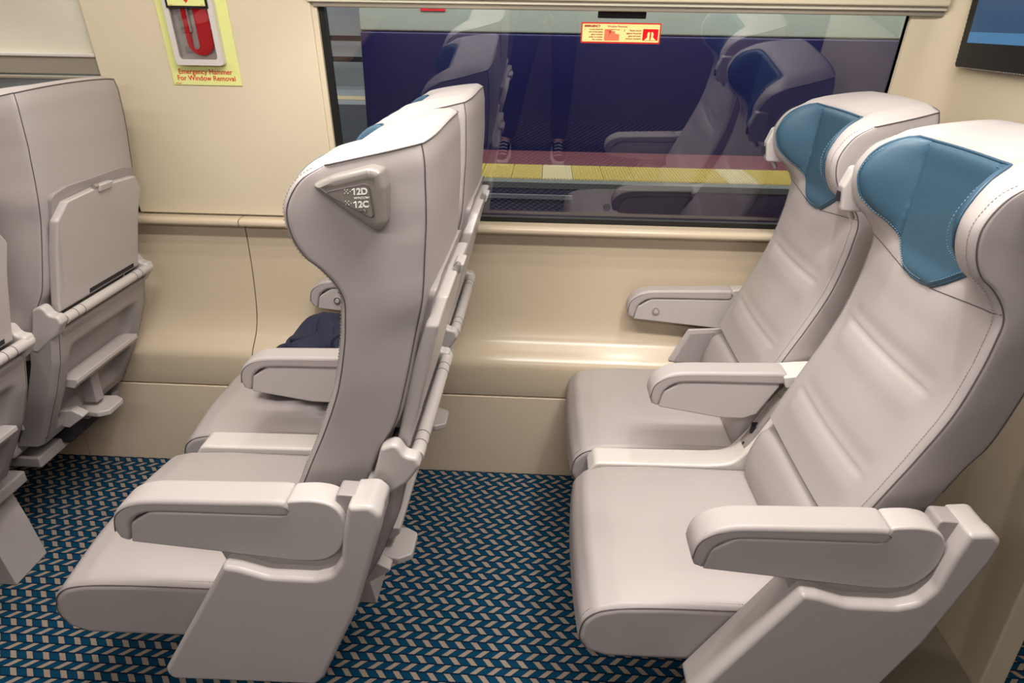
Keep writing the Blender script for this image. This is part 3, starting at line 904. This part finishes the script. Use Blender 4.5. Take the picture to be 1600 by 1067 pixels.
# ------------------------------------------------------------------ jacket on the window seat
def cloth(name, cx, cy_, cz, sx, sy_, sz, seed, parent=None, boxy=.55):
    bm = bmesh.new(); bmesh.ops.create_icosphere(bm, subdivisions=6, radius=1)
    o_ = Vector((seed*7.1, seed*3.3, 1))
    for v in bm.verts:
        n = v.co.normalized()
        # folded cloth: broad flaps with a few long creases
        r = 1+.30*noise.noise(n*1.3+o_)
        a = abs(noise.noise(Vector((n.x*1.4, n.y*2.2, n.z*1.1))+o_*2))
        r -= .20*(1-min(1, a*6))**2
        q = (n.x**4+n.y**4+n.z**4)**.25; r *= lerp(1, 1/q, boxy)
        p = n*r
        if p.z < -.55: p.z = -.55+(p.z+.55)*.1
        q = Vector((cx+p.x*sx, cy_+p.y*sy_, max(.441+.002*n.x, cz+p.z*sz)))
        q.x = min(q.x, interp(q.z, [.4, .6, .7], [-.505, -.468, -.43])+.003*n.z); q.y = max(q.y, 1.545+.004*n.z)
        v.co = q
    me = bpy.data.meshes.new(name); bm.to_mesh(me); bm.free(); me.shade_smooth()
    o = bpy.data.objects.new(name, me); COL.objects.link(o); me.materials.append(NAVYC)
    o.parent = parent; me.transform(Matrix.Translation(-root_of(parent).location))
    return o
jk = thing('jacket', 'crumpled navy jacket lying on the middle-row window seat against its backrest', 'jacket', (-.58, 1.74, .44))
cloth('jacket_body', -.612, 1.745, .545, .090, .13, .100, 1, jk, .9)
cloth('sleeve', -.725, 1.75, .488, .080, .12, .056, 2, jk)
cloth('hood', -.535, 1.70, .575, .050, .11, .085, 5, jk)

# ------------------------------------------------------------------ emergency hammer station
WT = lambda off: (lambda x, y, z: (x, y+lean_y(z)-off, z))
UPD = Vector((0, -.12, 1)).normalized()
sg = thing('hammer_sign', 'pale yellow emergency hammer sign on the cream wall left of the window', 'sign', (-.955, 2.02, 1.25))
rbox('sign_plate', (-1.052, -.017, 1.249), (-.857, -.0145, 1.70), YEL, sg, r=.001, T=LT)
text('lettering', 'Emergency Hammer', .0185, RED, (-.955, lean_y(1.279)-.0172, 1.279), (1, 0, 0), UPD, sg, 'CENTER', .0004, .0002)
text('lettering', 'For Window Removal', .0185, RED, (-.955, lean_y(1.262)-.0172, 1.262), (1, 0, 0), UPD, sg, 'CENTER', .0004, .0002)
MB().box((-1.046, -.0176, 1.2525), (-1.030, -.017, 1.2540), LT).build('small_print', RED, sg, smooth=False)
LH = lambda x, y, z: LT(x, y-.0150, z)
cs = thing('hammer_case', 'white plastic wall case with clear cover holding the red hammer', 'case', (-.955, 2.01, 1.303))
def ring_frame(name, outer, inner, y0, y1, m, parent, T):
    n = len(outer); v = []; f = []
    for y in (y0, y1):
        for P in (outer, inner):
            for p in P: v.append(T(p[0], y, p[1]))
    for k in range(n):
        j = (k+1) % n
        f += [(k, j, n+j, n+k), (2*n+k, 3*n+k, 3*n+j, 2*n+j), (k, 2*n+k, 2*n+j, j), (n+k, n+j, 3*n+j, 3*n+k)]
    return mesh(name, v, f, m, parent, ang=30)
oc = rpoly([(-1.021, 1.303), (-.888, 1.303), (-.888, 1.62), (-1.021, 1.62)], .010, 4)
ic = rpoly([(-1.006, 1.330), (-.994, 1.317), (-.914, 1.317), (-.902, 1.330), (-.902, 1.607), (-1.006, 1.607)], .0015, 3)
ic = []
for p in oc:
    q = Vector(((p.x+.9545)*.79-.9545, (p.y-1.4615)*.905+1.4615)); ic.append(q)
ring_frame('case_frame', [(p.x, p.y) for p in oc], [(p.x, p.y) for p in ic], -.024, -.002, PLASTW, cs, LH)
MB().box((-1.010, -.0045, 1.312), (-.898, -.0035, 1.61), LH).build('case_back', PLASTW, cs, smooth=False)
MB().box((-1.008, -.020, 1.314), (-.900, -.0185, 1.449), LH).build('clear_cover', CLEAR, cs, smooth=False)
rbox('bracket', (-.992, -.012, 1.335), (-.918, -.004, 1.350), PLAST, cs, r=.002, T=LH)
rbox('bracket', (-.990, -.014, 1.385), (-.962, -.004, 1.60), PLAST, cs, r=.002, T=LH)
mb = MB()
for x in (-.9845, -.9065): mb.tube([(x, lean_y(1.398)-.0145-.005, 1.398), (x, lean_y(1.398)-.0145-.015, 1.398)], .0045, 12)
mb.build('screw', METAL, cs)
MB().box((-1.010, -.027, 1.444), (-.898, -.022, 1.60), LH).build('label_border', BLACK, cs, smooth=False)
rbox('arrow_label', (-1.004, -.0285, 1.449), (-.904, -.0265, 1.60), YEL, cs, r=.0008, T=LH)
v, f = extrude([Vector(p) for p in ((-.953, 1.4555), (-.938, 1.475), (-.946, 1.475), (-.946, 1.53), (-.960, 1.53), (-.960, 1.475), (-.968, 1.475))], -.0292, -.0284, .0001, 1, 1, 'y', LH)
mesh('arrow', v, f, RED, cs, smooth=False)
MB().box((-1.001, -.0291, 1.4510), (-.990, -.0284, 1.4518), LH).box((-.916, -.0291, 1.4510), (-.908, -.0284, 1.4518), LH).build('small_print', RED, cs, smooth=False)
# hammer: a red loop with an off-centre hole
def stadium(xc, w, z0, z1, n=14):
    r = w/2; P = []
    for k in range(n+1): a = math.pi+math.pi*k/n; P.append((xc+r*math.cos(a), z0+r+r*math.sin(a)))
    for k in range(n+1): a = math.pi*k/n; P.append((xc+r*math.cos(a), z1-r+r*math.sin(a)))
    return P
hm = thing('emergency_hammer', 'red emergency hammer behind the clear cover of the wall case', 'hammer', (-.945, 2.0, 1.327))
def loopmesh(name, O, I, ya, yb, m, parent, b=.003):
    n = len(O); v = []; f = []; lv = []
    def mix(P, Q, t): return [((1-t)*p[0]+t*q[0], (1-t)*p[1]+t*q[1]) for p, q in zip(P, Q)]
    secs = [(O, ya+b), (mix(O, I, .12), ya), (mix(O, I, .85), ya), (I, ya+b), (I, yb-b), (mix(O, I, .85), yb), (mix(O, I, .12), yb), (O, yb-b)]
    for P, y in secs:
        for p in P: v.append(LH(p[0], y, p[1]))
    for s in range(8):
        for k in range(n): j = (k+1) % n; t = (s+1) % 8; f.append((s*n+k, s*n+j, t*n+j, t*n+k))
    return mesh(name, v, f, m, parent, ang=50)
loopmesh('hammer_body', stadium(-.9445, .072, 1.327, 1.60), stadium(-.9575, .019, 1.343, 1.588), -.0175, -.0055, HAMRED, hm)

# ------------------------------------------------------------------ window sticker
G = .018
GT = lambda x, y, z: (x, y+lean_y(z)+.020, z)
st = thing('window_sticker', 'small red bordered emergency window removal sticker on the glass', 'sticker', (.19, 2.03, 1.375))
def rrect(x0, z0, x1, z1, r=.003): return rpoly([(x0, z0), (x1, z0), (x1, z1), (x0, z1)], r, 3)
def flat(name, P, y0, m, parent, th=.0004):
    v, f = extrude([Vector(p) for p in P], y0-th, y0, .00005, 1, 1, 'y', GT); return mesh(name, v, f, m, parent, smooth=False)
flat('border', rrect(.083, 1.3745, .295, 1.4255), -.0005, RED, st)
flat('field', rrect(.0865, 1.3785, .2915, 1.4220, .002), -.0010, CREAM, st)
def stt(b, s, x, z, al='LEFT', bold=.00012): return text('lettering', b, s, RED_D, (x, lean_y(z)+.020-.0016, z), (1, 0, 0), UPD, st, al, .0001, bold)
RED_D = mat('sticker_dark_red', (150, 30, 30), .5)
stt('EMERGENCY', .0074, .0915, 1.4140, bold=.0004); stt('Window Removal', .0072, .1525, 1.4140)
stt('1', .0068, .0915, 1.4060)
for i, s_ in enumerate(('Locate hammer', 'and strike safety', 'glass multiple', 'times to loosen', 'the window')): stt(s_, .0058, .1415, 1.4070-i*.0062, 'RIGHT')
stt('2', .0068, .1970, 1.4045)
for i, s_ in enumerate(('Flatten hands', 'against fractured', 'glass and push', 'window outward')): stt(s_, .0058, .2430, 1.4050-i*.0066, 'RIGHT')
flat('picture', rrect(.1455, 1.3815, .1855, 1.4095, .002), -.0014, ORANGE, st)
flat('picture', rrect(.2475, 1.3830, .2885, 1.4110, .002), -.0014, HAMRED, st)
mb = MB()
for a in range(7):
    A = a*.9; p = Vector((.160, 1.403)); q = p+Vector((math.cos(A), math.sin(A)))*(.010 if a % 2 else .006)
    q.y = min(q.y, 1.409); mb.tube([GT(p.x, -.0021, p.y), GT(q.x, -.0021, q.y)], .0004, 5)
mb.build('crack_drawing', RED_D, st)
for sx in (-1, 1):
    hand = [(.268+sx*.001, 1.3835), (.268+sx*.016, 1.3835), (.268+sx*.0075, 1.391), (.268+sx*.0085, 1.398), (.268+sx*.006, 1.404), (.268+sx*.0015, 1.403), (.268+sx*.002, 1.393)]
    flat('hand_drawing', hand if sx > 0 else hand[::-1], -.0022, CREAM, st)
flat('hand_drawing', [(.1745, 1.3985), (.1855, 1.3965), (.1860, 1.4060), (.1770, 1.4080), (.1640, 1.4065), (.1635, 1.4045), (.1730, 1.4045)], -.0022, CREAM, st)
bk = flat('sensor_label', rrect(.125, 1.4355, .252, 1.475, .003), -.0008, BLACK, None)
tag(bk, 'black rounded label on the glass directly above the red bordered sticker', 'label')
# etched maker's mark at the window's lower edge
mb = MB()
for i, (a, b) in enumerate(((.186, .200), (.180, .207), (.182, .203), (.181, .204), (.184, .201))):
    z = .921-i*.0048
    for k in range(int((b-a)/.003)): mb.box((a+k*.003, -.001, z), (a+k*.003+.0022, -.0004, z+.0018+.0012*((k*7+i*3) % 3 == 0)), GT)
tag(mb.build('glass_marking', BLACK, smooth=False), 'tiny black etched marking low on the window glass', 'marking')

# ------------------------------------------------------------------ monitor on the end bulkhead
mo = thing('monitor', 'black framed monitor on the end wall at the top right corner', 'monitor', (BX-.01, 1.6, 1.335))
def MT(x, y, z): return (BX-y, x, z)
v, f = extrude(rpoly([(1.20, 1.336), (1.925, 1.336), (1.925, 1.76), (1.20, 1.76)], .010, 4), 0, .022, .004, 1, 3, 'y', MT)
mesh('bezel', v, f, BLACK, mo)
SCR = emis('screen_blue', (58, 100, 140), .55); SCR2 = emis('screen_band', (90, 150, 200), .6)
MB().box((1.25, .0215, 1.394), (1.893, .0232, 1.72), MT).build('screen', SCR, mo, smooth=False)
MB().box((1.25, .0230, 1.394), (1.893, .0236, 1.418), MT).build('screen_band', SCR2, mo, smooth=False)
mb = MB(); stitches(mb, [MT(1.924, .021, 1.345+i*.01) for i in range(40)], .010, .005, .0007, (-1, 0, 0))
stitches(mb, [MT(1.915-i*.01, .021, 1.3375) for i in range(70)], .010, .005, .0007, (-1, 0, 0))
mb.build('stitching', THREAD, mo, smooth=False)

# ------------------------------------------------------------------ across the aisle (seen in the window's reflection)
tb = thing('table', 'brown topped table across the aisle, mirrored at the left of the window', 'table', (-1.6, -.3, 0))
WOOD = mat('brown_laminate', (150, 118, 92), .4, var=.1, vscale=8)
v, f = extrude(rpoly([(-2.1, -.90), (-1.12, -.90), (-1.12, .0), (-1.20, .08), (-2.1, .08)], .02), .70, .725, .004, 1, 3, 'z'); mesh('table_top', v, f, WOOD, tb)
rbox('leg', (-1.66, -.45, .001), (-1.54, -.36, .70), PLAST, tb, r=.01)

# photographer, standing behind the camera, seen only as a reflection
pe = thing('person', 'person in dark jeans and sneakers mirrored in the window', 'person', (0, -.45, 0))
JEANS = mat('dark_denim', (22, 30, 56), .85, bump=.3, bscale=120, var=.2); SKIN = mat('skin', (190, 140, 115), .55)
COAT = mat('dark_coat', (24, 26, 34), .8, bump=.2, bscale=60); SHOE = mat('dark_canvas_shoe', (36, 34, 46), .7); SOLE = mat('white_sole', (225, 222, 215), .5)
HAIR = mat('dark_hair', (30, 22, 18), .6)
def skin(name, verts, edges, rad, m, parent, root=0, sub=2):
    off = root_of(parent).location
    me = bpy.data.meshes.new(name); me.from_pydata([Vector(v)-off for v in verts], edges, [])
    o = bpy.data.objects.new('tmp', me); COL.objects.link(o)
    md = o.modifiers.new('s', 'SKIN'); md.use_smooth_shade = True
    for i, r in enumerate(rad):
        sv = me.skin_vertices[0].data[i]; sv.radius = r if isinstance(r, tuple) else (r, r); sv.use_root = (i == root)
    s = o.modifiers.new('u', 'SUBSURF'); s.levels = sub; s.render_levels = sub
    dg = bpy.context.evaluated_depsgraph_get(); m2 = bpy.data.meshes.new_from_object(o.evaluated_get(dg))
    bpy.data.objects.remove(o); m2.name = name; m2.materials.clear(); m2.materials.append(m); m2.shade_smooth()
    q = bpy.data.objects.new(name, m2); COL.objects.link(q); q.parent = parent; return q
B = [(0, -.46, .95), (-.10, -.46, .90), (-.19, -.44, .50), (-.27, -.45, .10), (-.28, -.37, .045), (-.29, -.27, .03),
     (.09, -.46, .90), (.09, -.43, .50), (.08, -.45, .10), (.08, -.37, .045), (.08, -.27, .03),
     (0, -.46, 1.10), (0, -.46, 1.28), (0, -.45, 1.42), (0, -.42, 1.52), (0, -.39, 1.60), (0, -.38, 1.70),
     (-.17, -.46, 1.40), (-.22, -.38, 1.15), (-.10, -.14, 1.33), (-.075, -.075, 1.39),
     (.17, -.46, 1.40), (.22, -.38, 1.15), (.10, -.14, 1.33), (.075, -.075, 1.39)]
Ed = [(0, 1), (1, 2), (2, 3), (3, 4), (4, 5), (0, 6), (6, 7), (7, 8), (8, 9), (9, 10), (0, 11), (11, 12), (12, 13), (13, 14), (14, 15), (15, 16),
      (13, 17), (17, 18), (18, 19), (19, 20), (13, 21), (21, 22), (22, 23), (23, 24)]
Rd = [(.15, .10), .085, .058, .038, .036, .03, .085, .058, .038, .036, .03, (.14, .095), (.16, .10), (.13, .09), .05, .078, .07,
      .06, .045, .033, .03, .06, .045, .033, .03]
body = skin('body', B, Ed, Rd, SKIN, pe)
for k, (a, b, c) in enumerate(((1, 2, 3), (6, 7, 8))):
    skin('trouser_leg', [B[0], B[a], B[b], (B[c][0], B[c][1], .07)], [(0, 1), (1, 2), (2, 3)], [(.155, .11), .098, .074, .062], JEANS, pe)
skin('coat', [B[0], B[11], B[12], B[13]]+[B[i] for i in (17, 18, 19, 21, 22, 23)], [(0, 1), (1, 2), (2, 3), (3, 4), (4, 5), (5, 6), (3, 7), (7, 8), (8, 9)],
     [(.165, .115), (.155, .11), (.175, .115), (.145, .10), .072, .058, .043, .072, .058, .043], COAT, pe)
for sx, xx in ((-1, -.28), (1, .08)):
    sh_ = skin('shoe', [(xx, -.47, .055), (xx, -.38, .055), (xx+.01*sx, -.28, .04), (xx+.012*sx, -.21, .035)], [(0, 1), (1, 2), (2, 3)], [(.042, .05), (.044, .045), (.046, .034), (.036, .025)], SHOE, pe, 1)
    P = rpoly([(xx-.040, -.52), (xx+.040, -.52), (xx+.052, -.30), (xx+.035, -.185), (xx-.035, -.185), (xx-.052, -.30)], .03, 5)
    v, f = extrude(P, .001, .026, .004, 1, 2, 'z'); mesh('sole', v, f, SOLE, sh_)
    mb = MB()
    for k in range(5): mb.tube([(xx-.025, -.36+k*.03, .092-k*.009), (xx, -.355+k*.03, .104-k*.010), (xx+.025, -.36+k*.03, .092-k*.009)], .004, 6)
    mb.build('laces', SOLE, sh_)
hd = skin('hair', [(0, -.44, 1.66), (0, -.41, 1.73), (0, -.36, 1.75)], [(0, 1), (1, 2)], [.085, .08, .06], HAIR, pe)
for sx in (-1, 1):      # hands around the phone: palm, four fingers and thumb each
    x0 = sx*.075
    for k in range(4):
        z = 1.375+k*.017
        skin('finger', [(x0, -.075, z), (x0+sx*.008, -.045, z), (x0-sx*.004, -.022, z), (x0-sx*.022, -.018, z)], [(0, 1), (1, 2), (2, 3)], [.009, .0085, .008, .007], SKIN, body, 0, 1)
    skin('thumb', [(x0, -.085, 1.39), (x0-sx*.015, -.075, 1.405), (x0-sx*.03, -.050, 1.41)], [(0, 1), (1, 2)], [.011, .010, .009], SKIN, body, 0, 1)
ph = rbox('smartphone', (-.075, -.046, 1.365), (.075, -.036, 1.445), BLACK, None, r=.004)
tag(ph, 'black smartphone held up by the mirrored person', 'phone')

# ------------------------------------------------------------------ the station outside
MAROON = mat('maroon_platform', (104, 52, 60), .7, var=.12, vscale=2)
TYEL = mat('tactile_yellow', (198, 178, 88), .6, var=.08, vscale=1.2); TYEL2 = mat('tactile_new_yellow', (250, 190, 10), .6); TPALE = mat('tactile_pale', (214, 200, 150), .6)
CONC = mat('grey_coping', (120, 124, 112), .7, var=.1); NAVY = mat('navy_paint', (14, 16, 68), .3); PALEG = mat('pale_green_paint', (152, 160, 142), .4, var=.04)
TRACK = mat('track_bed', (20, 18, 30), .9); STEEL = mat('rail_steel', (130, 118, 130), .4, metal=.6); STAT = mat('station_grey', (150, 158, 156), .7, var=.1)
pf = thing('platform', 'maroon station platform outside the window with yellow tactile edge', 'platform', (0, 7.5, -1.2))
MB().box((-6, 6.66, -1.2), (10, 8.36, -.012)).build('platform_base', mat('purple_reflection_tint', (58, 46, 92), .6), pf, smooth=False)  # purple stands in for the reflection low in the pane
MB().box((-6, 7.50, -.012), (10, 8.36, 0)).build('platform_surface', MAROON, pf, smooth=False)
MB().box((-6, 6.62, -.055), (10, 6.78, 0)).build('edge_coping', CONC, pf, smooth=False)
MB().box((-6, 6.58, -.150), (.27, 6.62, -.112)).build('reflection_streak', STAT, pf, smooth=False)  # pale bar standing in for a bright line reflected in the glass
rnd = random.Random(3)
for i in range(44):
    x0 = -4.6+i*.305
    m_ = TYEL if rnd.random() > .3 else TPALE
    mb = MB(); mb.box((x0, 6.785, -.012), (x0+.299, 7.495, .002))
    for k in range(9): mb.box((x0+.018+k*.032, 6.80, .002), (x0+.034+k*.032, 7.48, .008))
    mb.build('tactile_tile', m_, pf, smooth=False)
MB().box((-6, 3.2, -1.3), (10, 6.66, -1.2)).build('track_bed', TRACK, None, smooth=False, kind='structure')
tg = [o for o in COL.objects if o.name == 'track_bed']
for i, yy in enumerate((4.1, 5.55)):
    r_ = MB().box((-6, yy-.035, -1.2), (10, yy+.035, -1.04)).build('rail', STEEL, None, smooth=False)
    tag(r_, 'steel running rail below the platform, ' + ('nearer the train' if i == 0 else 'nearer the platform edge'), 'rail', 'rails on the track outside')
tc = thing('train_car', 'navy and pale green train standing beyond the platform', 'train', (3.5, 10, -1.0))
v, f = extrude(rpoly([(8.60, -1.0), (8.60, 1.27), (11.2, 1.27), (11.2, -1.0)], .03), -2.20, 12, .02, 1, 2, 'x'); mesh('lower_body', v, f, NAVY, tc)
v, f = extrude(rpoly([(8.60, 1.272), (8.60, 2.9), (9.2, 3.4), (10.6, 3.4), (11.2, 2.9), (11.2, 1.272)], .03), -2.20, 12, .02, 1, 2, 'x'); mesh('upper_body', v, f, PALEG, tc)
MB().box((-1.48, 8.585, 1.49), (-1.20, 8.60, 1.75)).build('emblem', HAMRED, tc, smooth=False)
MB().box((-1.40, 8.58, 1.515), (-1.28, 8.586, 1.56)).build('emblem_mark', WHITE, tc, smooth=False)
# station hall left of that train
sw = MB().box((-22, 16.0, .0), (-2.0, 16.2, 4)).build('station_wall', STAT, None, smooth=False); tag(sw, 'pale grey station wall far off at the window left edge', 'wall')
fp = thing('far_platform', 'distant grey platform with a yellow edge line at the window left edge', 'platform', (-8, 13.5, -1.2))
MB().box((-22, 12.6, -1.2), (-2.3, 15.99, 0)).build('platform_base', STAT, fp, smooth=False)
MB().box((-22, 13.3, 0), (-2.3, 13.9, .01)).build('yellow_line', TPALE, fp, smooth=False)
fence = thing('railing', 'dark two bar railing on the distant platform', 'railing', (-8, 15.2, 0))
for z in (.55, .95): MB().box((-22, 15.2, z), (-2.3, 15.26, z+.10)).build('bar', BLACK, fence, smooth=False)
col_ = rbox('station_column', (-7.0, 11.6, -1.2), (-6.55, 12.0, 3.8), WHITE, None, r=.02); tag(col_, 'white station column at the far left of the window view', 'column')
area('far_station_light', (-7, 13.5, 4.5), 8, 500, (1, .98, .94), size_y=4)
